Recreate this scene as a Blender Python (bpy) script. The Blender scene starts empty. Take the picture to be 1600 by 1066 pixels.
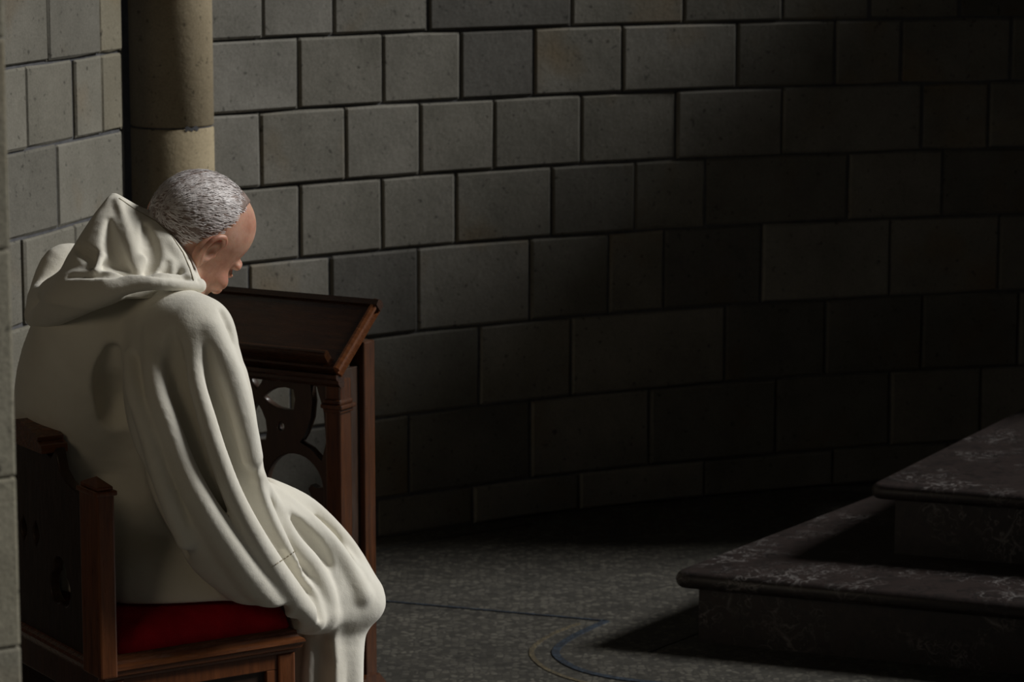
import bpy, bmesh, math, random
import numpy as np
from mathutils import Vector, Matrix
random.seed(7); rng = np.random.default_rng(7)
C = bpy.context.scene.collection
SC = bpy.context.scene

# ------------------------------------------------------------------ camera, light, exposure
EYE, FPX = 1.965, 4600.0
PITCH = math.atan(745/FPX); CP, SP = math.cos(PITCH), math.sin(PITCH)
cam = bpy.data.cameras.new('camera'); cam.sensor_width = 36; cam.lens = FPX/1600*36
cam.clip_start = .05; cam.clip_end = 200
cam.dof.use_dof = True; cam.dof.focus_distance = 5.65; cam.dof.aperture_fstop = 8.0
co = bpy.data.objects.new('camera', cam); C.objects.link(co)
co.location = (0, 0, EYE); co.rotation_euler = (math.pi/2-PITCH, 0, 0); SC.camera = co

w = bpy.data.worlds.new('world'); SC.world = w; w.use_nodes = True
bg = w.node_tree.nodes['Background']; bg.inputs[0].default_value = (.85, .92, 1, 1); bg.inputs[1].default_value = .006

SUN_EL, SUN_AZ = math.radians(36), math.radians(10)      # daylight from the high window on the right
sun = bpy.data.lights.new('window_daylight', 'SUN'); sun.energy = 3.0; sun.angle = math.radians(13); sun.color = (1, .985, .95)
so = bpy.data.objects.new('window_daylight', sun); C.objects.link(so)
d = Vector((math.cos(SUN_EL)*math.cos(SUN_AZ), math.cos(SUN_EL)*math.sin(SUN_AZ), math.sin(SUN_EL)))
so.rotation_euler = d.to_track_quat('Z', 'Y').to_euler(); so.location = (6, 6, 6)

fill = bpy.data.lights.new('warm_fill', 'AREA'); fill.energy = .7; fill.shape = 'RECTANGLE'; fill.size = 1.2; fill.size_y = 1.6  # added warm fill lamp for the shaded left side, no visible source
fill.color = (1, .82, .58); fill.spread = math.radians(40)
fo = bpy.data.objects.new('warm_fill', fill); C.objects.link(fo)
fo.location = (-2.6, 1.6, 3.0)
fo.rotation_euler = (Vector(fo.location)-Vector((-1.0, 6.2, .9))).to_track_quat('Z', 'Y').to_euler()

SC.view_settings.view_transform = 'Standard'; SC.view_settings.look = 'None'
SC.view_settings.exposure = 0; SC.view_settings.gamma = 1; SC.view_settings.use_curve_mapping = False
SC.cycles.use_denoising = True; SC.cycles.max_bounces = 6; SC.cycles.sample_clamp_indirect = 3

# ------------------------------------------------------------------ geometry helpers
def at(px, py, Y):
    """point of the place seen at photograph position px,py at distance Y"""
    u = (px-800)/FPX; v = (py-533)/FPX
    dx, dy, dz = u, CP-v*SP, -SP-v*CP; t = Y/dy
    return Vector((dx*t, Y, EYE+dz*t))
def atz(px, py, Z):
    u = (px-800)/FPX; v = (py-533)/FPX
    dx, dy, dz = u, CP-v*SP, -SP-v*CP; t = (Z-EYE)/dz
    return Vector((dx*t, dy*t, Z))
def gz(py):
    v = (py-533)/FPX
    return (SP+v*CP)/(CP-v*SP)

def link(name, me, m=None, parent=None, smooth=False):
    o = bpy.data.objects.new(name, me); C.objects.link(o)
    if m and not me.materials: me.materials.append(m)
    if parent: o.parent = parent
    if smooth: me.polygons.foreach_set('use_smooth', [True]*len(me.polygons))
    return o
def pyd(name, vs, fs, m=None, parent=None, smooth=False):
    me = bpy.data.meshes.new(name); me.from_pydata([tuple(v) for v in vs], [], fs); me.update()
    return link(name, me, m, parent, smooth)
def from_bm(name, bm, m=None, parent=None, smooth=False):
    bmesh.ops.recalc_face_normals(bm, faces=bm.faces)
    me = bpy.data.meshes.new(name); bm.to_mesh(me); bm.free()
    return link(name, me, m, parent, smooth)
def thing(name, label, cat, loc=(0, 0, 0), rz=0, group=None):
    o = bpy.data.objects.new(name, None); C.objects.link(o); o.location = loc; o.rotation_euler = (0, 0, rz)
    o.empty_display_size = .1; o['label'] = label; o['category'] = cat
    if group: o['group'] = group
    return o
def box(bm, lo, hi, bev=.003, M=None):
    r = bmesh.ops.create_cube(bm, size=1)
    vs = r['verts']
    for v in vs: v.co = Vector([lo[i]+(v.co[i]+.5)*(hi[i]-lo[i]) for i in range(3)])
    if bev:
        es = list({e for v in vs for e in v.link_edges})
        g = bmesh.ops.bevel(bm, geom=es, offset=bev, segments=2, affect='EDGES', profile=.6)
        vs = list({v for v in g['verts']} | {v for v in vs if v.is_valid})
    if M is not None:
        for v in vs: v.co = M @ v.co
    return vs
def prism(bm, pts, axis_pts, closed=True):
    """sweep the polygon pts (list of 2-tuples) : axis_pts = function (a,b,t)->Vector at t=0 and t=1"""
    n = len(pts)
    A = [bm.verts.new(axis_pts(a, b, 0)) for a, b in pts]; B = [bm.verts.new(axis_pts(a, b, 1)) for a, b in pts]
    for i in range(n): bm.faces.new((A[i], A[(i+1) % n], B[(i+1) % n], B[i]))
    bm.faces.new(A[::-1]); bm.faces.new(B)
def arc(cx, cy, r, a0, a1, n):
    return [(cx+r*math.cos(math.radians(a0+(a1-a0)*i/n)), cy+r*math.sin(math.radians(a0+(a1-a0)*i/n))) for i in range(n+1)]
def lathe(bm, prof, n=40, c=(0, 0, 0)):
    rings = []
    for r, z in prof:
        rings.append([bm.verts.new((c[0]+r*math.cos(2*math.pi*i/n), c[1]+r*math.sin(2*math.pi*i/n), c[2]+z)) for i in range(n)])
    for a, b in zip(rings, rings[1:]):
        for i in range(n): bm.faces.new((a[i], a[(i+1) % n], b[(i+1) % n], b[i]))
    bm.faces.new(rings[0][::-1]); bm.faces.new(rings[-1])
def fretwork(name, loops, thick, m, parent, M, bev=.003):
    """flat board with pierced holes (first loop outline, the rest holes), in local x,z; M places it"""
    cu = bpy.data.curves.new(name, 'CURVE'); cu.dimensions = '2D'; cu.fill_mode = 'BOTH'
    cu.extrude = thick/2-bev; cu.bevel_depth = bev; cu.bevel_resolution = 1; cu.offset = -bev
    for lp in loops:
        s = cu.splines.new('POLY'); s.points.add(len(lp)-1); s.use_cyclic_u = True
        for p, (a, b) in zip(s.points, lp): p.co = (a, b, 0, 1)
    tmp = bpy.data.objects.new(name, cu); C.objects.link(tmp)
    dg = bpy.context.evaluated_depsgraph_get()
    me = bpy.data.meshes.new_from_object(tmp.evaluated_get(dg))
    bpy.data.objects.remove(tmp); bpy.data.curves.remove(cu)
    me.name = name; me.materials.clear()
    # curve plane xy -> x,z
    me.transform(M @ Matrix(((1, 0, 0, 0), (0, 0, -1, 0), (0, 1, 0, 0), (0, 0, 0, 1))))
    return link(name, me, m, parent)

# ------------------------------------------------------------------ materials
def mat(name):
    m = bpy.data.materials.new(name); m.use_nodes = True
    nt = m.node_tree; return m, nt, nt.nodes['Principled BSDF']
def N(nt, t, **kw):
    n = nt.nodes.new(t)
    for k, v in kw.items():
        if k in n.inputs: n.inputs[k].default_value = v
        else: setattr(n, k, v)
    return n
def ramp(nt, fac, stops):
    r = nt.nodes.new('ShaderNodeValToRGB'); e = r.color_ramp.elements
    while len(e) < len(stops): e.new(.5)
    for el, (p, c) in zip(e, stops): el.position = p; el.color = (*c, 1) if len(c) == 3 else c
    nt.links.new(fac, r.inputs[0]); return r.outputs[0]
def mix(nt, fac, a, b, mode='MIX'):
    n = nt.nodes.new('ShaderNodeMix'); n.data_type = 'RGBA'; n.blend_type = mode
    for s, i in ((fac, 0), (a, 6), (b, 7)):
        if hasattr(s, 'links'): nt.links.new(s, n.inputs[i])
        else: n.inputs[i].default_value = s if i == 0 else (*s, 1)
    return n.outputs[2]
def noise(nt, vec, scale, detail=4, rough=.6):
    n = N(nt, 'ShaderNodeTexNoise', Scale=scale, Detail=detail, Roughness=rough)
    nt.links.new(vec, n.inputs['Vector']); return n.outputs[0]
def pos(nt, scale=(1, 1, 1), obj_rand=False):
    g = nt.nodes.new('ShaderNodeNewGeometry'); mp = nt.nodes.new('ShaderNodeMapping'); mp.inputs[3].default_value = scale
    nt.links.new(g.outputs['Position'], mp.inputs[0])
    if obj_rand:
        oi = nt.nodes.new('ShaderNodeObjectInfo'); mu = N(nt, 'ShaderNodeMath', operation='MULTIPLY'); mu.inputs[1].default_value = 37
        cb = nt.nodes.new('ShaderNodeCombineXYZ')
        nt.links.new(oi.outputs['Random'], mu.inputs[0]); nt.links.new(mu.outputs[0], cb.inputs[0]); nt.links.new(mu.outputs[0], cb.inputs[2])
        nt.links.new(cb.outputs[0], mp.inputs[1]); return mp.outputs[0], oi.outputs['Random']
    return mp.outputs[0]
def bump(nt, b, h, strength, dist):
    n = N(nt, 'ShaderNodeBump', Strength=strength, Distance=dist); nt.links.new(h, n.inputs['Height'])
    nt.links.new(n.outputs[0], b.inputs['Normal'])

def stone_mat(name, c0, c1, stain, rnd=.35):
    m, nt, b = mat(name)
    v, r = pos(nt, (1, 1, 1), True)
    base = ramp(nt, noise(nt, v, 5, 6, .65), [(.3, c0), (.7, c1)])
    base = mix(nt, ramp(nt, noise(nt, v, 2.4, 3), [(.56, (0, 0, 0)), (.75, (.7, .7, .7))]), base, stain)
    vr = ramp(nt, r, [(0, (1-rnd, 1-rnd, 1-rnd*.95)), (.5, (1, .99, .96)), (1, (1+rnd*.6, 1+rnd*.6, 1+rnd*.62))])
    base = mix(nt, 1.0, base, vr, 'MULTIPLY')
    pit = noise(nt, v, 55, 3, .5); pr = ramp(nt, pit, [(.27, (.45, .45, .45)), (.36, (1, 1, 1))])
    base = mix(nt, 1.0, base, pr, 'MULTIPLY')
    g = ramp(nt, noise(nt, v, 190, 2), [(.3, (.84, .84, .84)), (.7, (1.1, 1.1, 1.1))])
    base = mix(nt, 1.0, base, g, 'MULTIPLY')
    nt.links.new(base, b.inputs['Base Color']); b.inputs['Roughness'].default_value = .92
    b.inputs['Specular IOR Level'].default_value = .15
    bump(nt, b, noise(nt, v, 40, 6, .7), .35, .006)
    return m
M_STONE = stone_mat('limestone_block', (.135, .13, .113), (.205, .197, .175), (.17, .12, .06))
M_STONEL = stone_mat('limestone_block_pier', (.15, .143, .12), (.21, .20, .17), (.19, .14, .085), .2)
M_TAN = stone_mat('tan_limestone', (.30, .245, .16), (.39, .33, .225), (.36, .23, .11), .12)
M_QUOIN = stone_mat('pale_tan_limestone', (.185, .168, .125), (.235, .215, .165), (.22, .17, .10), .1)
M_PIER = stone_mat('near_pier_stone', (.24, .225, .175), (.31, .29, .23), (.3, .22, .13), .1)
def mortar_mat():
    m, nt, b = mat('dark_mortar'); v = pos(nt)
    nt.links.new(ramp(nt, noise(nt, v, 30), [(.3, (.055, .056, .063)), (.7, (.105, .105, .11))]), b.inputs['Base Color'])
    b.inputs['Roughness'].default_value = 1; return m
M_MORTAR = mortar_mat()

def wood_mat(name, c0, c1, rough=.38, axis=(3, 3, 26)):
    m, nt, b = mat(name)
    tc = nt.nodes.new('ShaderNodeTexCoord'); mp = nt.nodes.new('ShaderNodeMapping'); mp.inputs[3].default_value = axis
    nt.links.new(tc.outputs['Object'], mp.inputs[0]); v = mp.outputs[0]
    f = noise(nt, v, 3.2, 7, .65)
    nt.links.new(ramp(nt, f, [(.3, c0), (.7, c1)]), b.inputs['Base Color'])
    nt.links.new(ramp(nt, noise(nt, v, 5), [(.3, (rough-.08,)*3), (.7, (rough+.12,)*3)]), b.inputs['Roughness'])
    b.inputs['Specular IOR Level'].default_value = .4; b.inputs['Coat Weight'].default_value = .12; b.inputs['Coat Roughness'].default_value = .2
    bump(nt, b, f, .12, .003); return m
M_WOOD = wood_mat('polished_dark_oak', (.030, .0088, .0022), (.085, .026, .0052), .34, (26, 26, 3))
M_WOODH = wood_mat('polished_dark_oak_horizontal', (.017, .006, .0022), (.042, .0145, .0045), .27, (4, 26, 26))
M_CHAIR = wood_mat('warm_oak', (.085, .026, .007), (.19, .060, .018), .34, (26, 26, 3))
M_CHAIRH = wood_mat('warm_oak_horizontal', (.07, .024, .009), (.15, .052, .019), .22, (4, 26, 26))
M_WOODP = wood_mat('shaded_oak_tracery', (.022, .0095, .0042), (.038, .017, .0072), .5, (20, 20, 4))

def cloth_mat():
    m, nt, b = mat('cream_wool'); v = pos(nt)
    c = ramp(nt, noise(nt, v, 7, 4), [(.3, (.70, .665, .575)), (.7, (.77, .745, .665))])
    nt.links.new(c, b.inputs['Base Color']); b.inputs['Roughness'].default_value = .95
    b.inputs['Specular IOR Level'].default_value = .1
    b.inputs['Sheen Weight'].default_value = .15; b.inputs['Sheen Roughness'].default_value = .6
    n1 = noise(nt, v, 420, 2, .5); n2 = noise(nt, v, 26, 3, .5)
    mm = N(nt, 'ShaderNodeMath', operation='MULTIPLY_ADD'); mm.inputs[1].default_value = .14
    nt.links.new(n1, mm.inputs[0]); nt.links.new(n2, mm.inputs[2])
    bump(nt, b, mm.outputs[0], .35, .006); return m
M_CLOTH = cloth_mat()
def stitch_mat():
    m, nt, b = mat('tan_thread'); b.inputs['Base Color'].default_value = (.32, .28, .2, 1); b.inputs['Roughness'].default_value = .9; return m
M_STITCH = stitch_mat()
def velvet():
    m, nt, b = mat('red_velvet'); v = pos(nt)
    c = ramp(nt, noise(nt, v, 18, 5), [(.3, (.30, .004, .012)), (.75, (.50, .008, .02))])
    wn = noise(nt, v, 60, 4, .7)
    worn = ramp(nt, wn, [(.60, (0, 0, 0)), (.75, (.35, .35, .35))])
    c = mix(nt, worn, c, (.2, .07, .07))
    nt.links.new(c, b.inputs['Base Color']); b.inputs['Roughness'].default_value = .9
    b.inputs['Specular IOR Level'].default_value = .1
    b.inputs['Sheen Weight'].default_value = 1; b.inputs['Sheen Roughness'].default_value = .3; b.inputs['Sheen Tint'].default_value = (.9, .05, .07, 1)
    bump(nt, b, noise(nt, v, 300, 2), .5, .003); return m
M_VELVET = velvet()
def skin():
    m, nt, b = mat('aged_skin'); v = pos(nt)
    c = ramp(nt, noise(nt, v, 22, 5, .6), [(.3, (.40, .18, .12)), (.55, (.54, .30, .21)), (.8, (.60, .38, .29))])
    nt.links.new(c, b.inputs['Base Color']); b.inputs['Roughness'].default_value = .5
    b.inputs['Subsurface Weight'].default_value = .5; b.inputs['Subsurface Radius'].default_value = (1, .22, .1); b.inputs['Subsurface Scale'].default_value = .012
    bump(nt, b, noise(nt, v, 130, 4), .25, .002); return m
M_SKIN = skin()
def hairm(nm, st):
    m, nt, b = mat(nm); v = pos(nt)
    c = ramp(nt, noise(nt, v, 60, 4, .6), st)
    nt.links.new(c, b.inputs['Base Color']); b.inputs['Roughness'].default_value = .5
    bump(nt, b, noise(nt, v, 160, 3), .4, .003); return m
M_HAIR = hairm('white_hair', [(.3, (.40, .34, .32)), (.5, (.64, .59, .58)), (.7, (.82, .78, .78))])
M_HAIRBASE = hairm('grey_stubble_over_scalp', [(.3, (.15, .10, .08)), (.5, (.24, .175, .15)), (.7, (.36, .29, .265))])
def marble():
    m, nt, b = mat('dark_veined_marble'); v = pos(nt)
    warp = noise(nt, v, 4, 5)
    ad = N(nt, 'ShaderNodeVectorMath', operation='ADD'); cb = nt.nodes.new('ShaderNodeCombineXYZ')
    for i in range(3): nt.links.new(warp, cb.inputs[i])
    nt.links.new(v, ad.inputs[0]); nt.links.new(cb.outputs[0], ad.inputs[1])
    base = ramp(nt, noise(nt, ad.outputs[0], 16, 9, .75), [(.3, (.008, .0065, .006)), (.45, (.022, .017, .016)), (.55, (.034, .024, .022)), (.66, (.026, .021, .019)), (.8, (.075, .066, .063))])
    vo = N(nt, 'ShaderNodeTexVoronoi', Scale=11, feature='DISTANCE_TO_EDGE'); nt.links.new(ad.outputs[0], vo.inputs['Vector'])
    vein = ramp(nt, vo.outputs[0], [(0, (.75, .75, .75)), (.035, (.25, .25, .25)), (.08, (0, 0, 0))])
    gate = ramp(nt, noise(nt, v, 6, 3), [(.48, (0, 0, 0)), (.62, (1, 1, 1))])
    f = mix(nt, 1.0, vein, gate, 'MULTIPLY')
    nt.links.new(mix(nt, f, base, (.22, .205, .2)), b.inputs['Base Color'])
    b.inputs['Roughness'].default_value = .42; bump(nt, b, noise(nt, v, 60, 4), .1, .003); return m
M_MARBLE = marble()
def mosaic(name, c0, c1, mort, scale=70):
    m, nt, b = mat(name); v = pos(nt)
    wv = noise(nt, v, 3, 2)
    vo = N(nt, 'ShaderNodeTexVoronoi', Scale=scale, Randomness=.75); nt.links.new(v, vo.inputs['Vector'])
    ve = N(nt, 'ShaderNodeTexVoronoi', Scale=scale, Randomness=.75, feature='DISTANCE_TO_EDGE'); nt.links.new(v, ve.inputs['Vector'])
    sp = nt.nodes.new('ShaderNodeSeparateColor'); nt.links.new(vo.outputs['Color'], sp.inputs[0])
    c = ramp(nt, sp.outputs[0], [(0, c0), (.75, c1), (1, tuple(min(1, x*1.25) for x in c1))])
    c = mix(nt, ramp(nt, ve.outputs[0], [(.04, (1, 1, 1)), (.12, (0, 0, 0))]), c, mort)
    c = mix(nt, 1.0, c, ramp(nt, noise(nt, v, 5, 5, .7), [(.3, (.62, .62, .62)), (.7, (1.15, 1.15, 1.12))]), 'MULTIPLY')
    nt.links.new(c, b.inputs['Base Color']); b.inputs['Roughness'].default_value = .62
    bump(nt, b, ve.outputs[0], .2, .002); return m
M_FLOOR = mosaic('grey_mosaic', (.030, .028, .023), (.092, .086, .072), (.040, .037, .032), 52)
M_BLUE = mosaic('blue_mosaic', (.012, .017, .026), (.028, .042, .064), (.018, .023, .031), 80)
M_OCHRE = mosaic('ochre_mosaic', (.085, .066, .036), (.13, .105, .06), (.06, .052, .04), 80)
M_DARKBAND = mosaic('dark_grey_mosaic', (.03, .03, .028), (.055, .052, .046), (.03, .03, .026), 80)

# ------------------------------------------------------------------ the setting: floor
floor = pyd('floor', [(-9, -2, 0), (9, -2, 0), (9, 12, 0), (-9, 12, 0)], [(0, 1, 2, 3)], M_FLOOR); floor['kind'] = 'structure'
def band(name, pts, wid, m, h=.0025):
    """a strip of inlay following floor points"""
    P = [Vector((p.x, p.y, 0)) for p in pts]; L = []; R = []
    for i, p in enumerate(P):
        t = (P[min(i+1, len(P)-1)]-P[max(i-1, 0)]).normalized(); n = Vector((-t.y, t.x, 0))
        L.append(p+n*wid/2); R.append(p-n*wid/2)
    n = len(P); up = Vector((0, 0, h)); vs = [q+up for q in L]+[q+up for q in R]+[q-up for q in L]+[q-up for q in R]; fs = []
    for i in range(n-1):
        fs += [(i, n+i, n+i+1, i+1), (i, i+1, 2*n+i+1, 2*n+i), (n+i+1, n+i, 3*n+i, 3*n+i+1)]
    fs += [(0, 2*n, 3*n, n), (n-1, 2*n-1, 4*n-1, 3*n-1)]
    return pyd(name, vs, fs, m, floor)
def crv(pp, n=8):
    P = [atz(a, b, 0) for a, b in pp]; out = []
    for i in range(len(P)-1):
        p0, p1, p2, p3 = P[max(i-1, 0)], P[i], P[i+1], P[min(i+2, len(P)-1)]
        for k in range(n):
            t = k/n
            out.append(.5*((2*p1)+(p2-p0)*t+(2*p0-5*p1+4*p2-p3)*t*t+(3*p1-p0-3*p2+p3)*t**3))
    return out+[P[-1]]
band('blue_mosaic_line', [atz(300, 912, 0), atz(600, 940, 0), atz(948, 971, 0)], .011, M_BLUE)
band('blue_mosaic_curve', crv([(948, 971), (902, 992), (872, 1012), (872, 1028), (905, 1047), (965, 1061), (1060, 1071), (1250, 1086), (1500, 1104)]), .020, M_BLUE)
band('ochre_mosaic_curve', crv([(905, 975), (862, 992), (833, 1013), (836, 1032), (868, 1053), (930, 1070), (1050, 1084)]), .013, M_OCHRE, .0018)
band('dark_mosaic_line', [atz(1012, 1019, 0), atz(1104, 984, 0), atz(1190, 952, 0)], .014, M_DARKBAND)
band('dark_mosaic_border', [atz(560, 867, 0), atz(660, 846, 0), atz(830, 818, 0)], .02, M_DARKBAND)

# ------------------------------------------------------------------ the setting: curved back wall of stone blocks
PHI = (0.18505068, -0.0540118)
def wallY(px):
    t = (px-335)/1000; return 8.12227*math.exp(PHI[0]*t+PHI[1]*t*t)
def plan(px, py):
    p = at(px, py, wallY(px)); return Vector((p.x, p.y))
ZC = [2.40, 2.16, 1.925, 1.708, 1.485, 1.281, 1.069, .8552, .6045, .3600, .118, 0.]
ROWS = {  # course index (top z = ZC[i]) : (mid row in the photograph, joints)
 0: (-350, [250, 380, 505, 650, 790, 905, 1060, 1200, 1330, 1450, 1590, 1730]),
 1: (-200, [250, 330, 470, 590, 730, 860, 990, 1130, 1260, 1410, 1530, 1660, 1780]),
 2: (-80, [250, 372, 500, 615, 742, 880, 1010, 1150, 1270, 1400, 1520, 1650, 1780]),
 3: (0, [250, 410, 522, 670, 893, 1068, 1222, 1358, 1500, 1640, 1780]),
 4: (110, [250, 467, 599, 720, 835, 972, 1151, 1305, 1408, 1580, 1720, 1850]),
 5: (215, [250, 406, 539, 656, 771, 908, 1057, 1222, 1440, 1545, 1690, 1830]),
 6: (330, [250, 346, 469, 597, 712, 862, 992, 1102, 1325, 1472, 1620, 1780]),
 7: (450, [250, 390, 517, 653, 829, 952, 1038, 1190, 1390, 1560, 1700, 1850]),
 8: (580, [250, 330, 455, 577, 750, 893, 1133, 1290, 1440, 1590, 1740]),
 9: (720, [250, 400, 520, 640, 830, 1015, 1212, 1390, 1530, 1700, 1850]),
 10: (815, [250, 350, 480, 590, 740, 905, 1100, 1300, 1480, 1650, 1800])}
wall_back = None
def stone_block(name, A, B, z0, z1, m, parent, gap=.004, depth=.03, segs=2, curve=None):
    """one ashlar block between plan points A,B (2D), front towards the viewer side; slightly proud, worn arrises"""
    t = (B-A).normalized(); nrm = Vector((t.y, -t.x))            # towards the room
    L = (B-A).length; off = random.uniform(-.0025, .0045); bv = .006
    j = lambda s=.0022: random.uniform(-s, s)
    xs = [gap, gap+bv]+[L*k/segs for k in range(1, segs)]+[L-gap-bv, L-gap]
    zs = [z0+gap, z0+gap+bv, z1-gap-bv, z1-gap]
    nx, nz = len(xs), len(zs); vs = []
    tilt = random.uniform(-.004, .004)
    for iz, z in enumerate(zs):
        for ix, x in enumerate(xs):
            edge = ix in (0, nx-1) or iz in (0, nz-1)
            o = (off-.005 if edge else off)+tilt*(x/L-.5)
            xx, zz = x+(j() if edge else 0), z+(j() if edge else 0)
            c = curve(x/L) if curve else A+t*x
            c = (c if curve else A+t*xx)+nrm*o
            vs.append((c.x, c.y, zz))
    fs = [(iz*nx+ix, iz*nx+ix+1, (iz+1)*nx+ix+1, (iz+1)*nx+ix) for iz in range(nz-1) for ix in range(nx-1)]
    ring = [i for i in range(nx)]+[r*nx+nx-1 for r in range(1, nz)]+[(nz-1)*nx+i for i in range(nx-2, -1, -1)]+[r*nx for r in range(nz-2, 0, -1)]
    b0 = len(vs)
    for i in ring: v = vs[i]; vs.append((v[0]-nrm.x*depth, v[1]-nrm.y*depth, v[2]))
    n = len(ring)
    for k in range(n): fs.append((ring[(k+1) % n], ring[k], b0+k, b0+(k+1) % n))
    return pyd(name, vs, fs, m, parent)
def wall_strip(name, P, z0, z1, m, back=.25, recess=.008):
    """mortar core of a wall: P plan points left to right, front recessed behind the block faces"""
    F = []; n = len(P)
    nr = []
    for i in range(n):
        t = (P[min(i+1, n-1)]-P[max(i-1, 0)]).normalized(); nr.append(Vector((t.y, -t.x)))
    vs = []
    for z in (z0, z1):
        vs += [(p.x-q.x*recess, p.y-q.y*recess, z) for p, q in zip(P, nr)]
        vs += [(p.x-q.x*back, p.y-q.y*back, z) for p, q in zip(P, nr)]
    fs = []
    for i in range(n-1):
        f0, f1, b0, b1 = i, i+1, n+i, n+i+1; k = 2*n
        fs += [(f0, f1, f1+k, f0+k), (b1, b0, b0+k, b1+k), (f0+k, f1+k, b1+k, b0+k), (f1, f0, b0, b1)]
    fs += [(0, 2*n, 3*n, n), (n-1, 2*n-1, 4*n-1, 3*n-1)]
    return pyd(name, vs, fs, m)
wall_back = wall_strip('wall_back', [plan(px, 400) for px in range(215, 1960, 40)], 0, 2.42, M_MORTAR); wall_back['kind'] = 'structure'
for i, (py, js) in ROWS.items():
    for a, b in zip(js, js[1:]):
        A, B = plan(a, py), plan(b, py)
        stone_block('stone_block', A, B, ZC[i+1], ZC[i], M_STONE, wall_back, curve=None)

# left wall: the flank of a pier running away to the column
def gY(py, z): return (EYE-z)/gz(py)
LA = at(10, 240, gY(241, 1.281)); LB = at(193, 203, gY(203, 1.281))
LA, LB = Vector((LA.x, LA.y)), Vector((LB.x, LB.y)); LT = (LB-LA).normalized(); LN = Vector((LT.y, -LT.x))
def lplan(px, py):
    # intersection of the sight line with the pier flank, in plan
    p = at(px, py, 5.0); q = Vector((p.x, p.y))
    den = q.x*LT.y-q.y*LT.x
    s = (LA.x*LT.y-LA.y*LT.x)/den; return q*s
wall_left = wall_strip('wall_left', [lplan(-250, 300), LA, LB-LT*.008], 0, 2.42, M_MORTAR, .35); wall_left['kind'] = 'structure'
LROWS = {1: (-150, [-160, -60, 42, 112, 193]), 2: (-60, [-160, -80, 18, 96, 193]),
 3: (30, [-160, -60, 75, 155, 193]), 4: (160, [-170, -70, 42, 117, 160, 193]), 5: (290, [-160, -90, 10, 92, 193]),
 6: (430, [-160, -60, 38, 120, 193]), 7: (560, [-150, -40, 70, 140, 193]), 8: (690, [-160, -60, 40, 120, 193]), 9: (830, [-160, -30, 80, 193]), 10: (930, [-160, -70, 40, 120, 193])}
for i, (py, js) in LROWS.items():
    js = [-250]+js
    for k, (a, b) in enumerate(zip(js, js[1:])):
        last = b == 193 and i in (3, 4)
        stone_block('stone_block', lplan(a, py), lplan(b, py) if b != 193 else LB, ZC[i+1], ZC[i], M_QUOIN if last else M_STONEL, wall_left, gap=.0035)
# face of the return of that pier (towards the recess)
pyd('stone_return', [(LB.x, LB.y, 0), (LB.x-LN.x*.35, LB.y-LN.y*.35, 0), (LB.x-LN.x*.35, LB.y-LN.y*.35, 2.42), (LB.x, LB.y, 2.42)], [(0, 1, 2, 3)], M_MORTAR, wall_left)

# engaged column in the angle
colY = 7.93
cl, cr = at(203, 203, colY), at(333, 203, colY)
ccx, crad = (cl.x+cr.x)/2, (cr.x-cl.x)/2
column = thing('stone_column', 'round tan limestone column between the two grey block walls', 'column', (ccx, colY+.02, 0))
zj = at(270, 203, colY-crad).z
for z0, z1 in ((.34, zj-.002), (zj+.002, zj+.72), (zj+.724, 2.42)):
    bm = bmesh.new(); lathe(bm, [(crad-.004, z0), (crad, z0+.004), (crad, z1-.004), (crad-.004, z1)], 64)
    from_bm('drum', bm, M_TAN, column, True)
bm = bmesh.new(); lathe(bm, [(crad+.07, 0), (crad+.07, .2), (crad+.05, .215), (crad+.052, .25), (crad+.03, .275), (crad+.02, .30), (crad+.022, .33), (crad, .34)], 48)
from_bm('base', bm, M_TAN, column, True)
bm = bmesh.new(); lathe(bm, [(crad-.006, zj-.004), (crad-.0045, zj-.003), (crad-.0045, zj+.003), (crad-.006, zj+.004)], 48)
from_bm('joint', bm, M_MORTAR, column, True)
# chipped notch in the joint
a0 = math.radians(-55); bm = bmesh.new()
for k in range(1):
    pts = arc(0, 0, crad+.0008, -66, -45, 8); top = [zj+.004+.003*math.sin(i*1.3) for i in range(9)]; bot = [zj-.006-.003*math.sin(i*2.1) for i in range(9)]
    T = [bm.verts.new((p[0], p[1], z)) for p, z in zip(pts, top)]; B_ = [bm.verts.new((p[0], p[1], z)) for p, z in zip(pts, bot)]
    for i in range(8): bm.faces.new((B_[i], B_[i+1], T[i+1], T[i]))
ch = from_bm('chipped_joint', bm, M_MORTAR, column)

# near pier cut by the left edge of the frame
pier = thing('stone_pier', 'smooth pale stone pier at the left edge, nearest the camera', 'pier', (0, 0, 0))
pE = at(21, 533, 3.55)
zs = [0, at(10, 1010, 3.55).z, at(10, 745, 3.55).z, at(10, 390, 3.55).z, at(10, 60, 3.55).z, at(10, -300, 3.55).z, 2.42]
RZ = Matrix.Translation((pE.x, 3.55, 0)) @ Matrix.Rotation(math.radians(32), 4, 'Z')
for z0, z1 in zip(zs, zs[1:]):
    bm = bmesh.new(); q = random.uniform(-.0012, .0008)
    box(bm, (-.5, q, z0+.0008), (q, .3, z1-.0008), .004, RZ); from_bm('pier_stone', bm, M_PIER, pier)
bm = bmesh.new(); box(bm, (-.49, .008, 0), (-.008, .29, 2.4), 0, RZ); from_bm('mortar_core', bm, M_MORTAR, pier)

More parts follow.
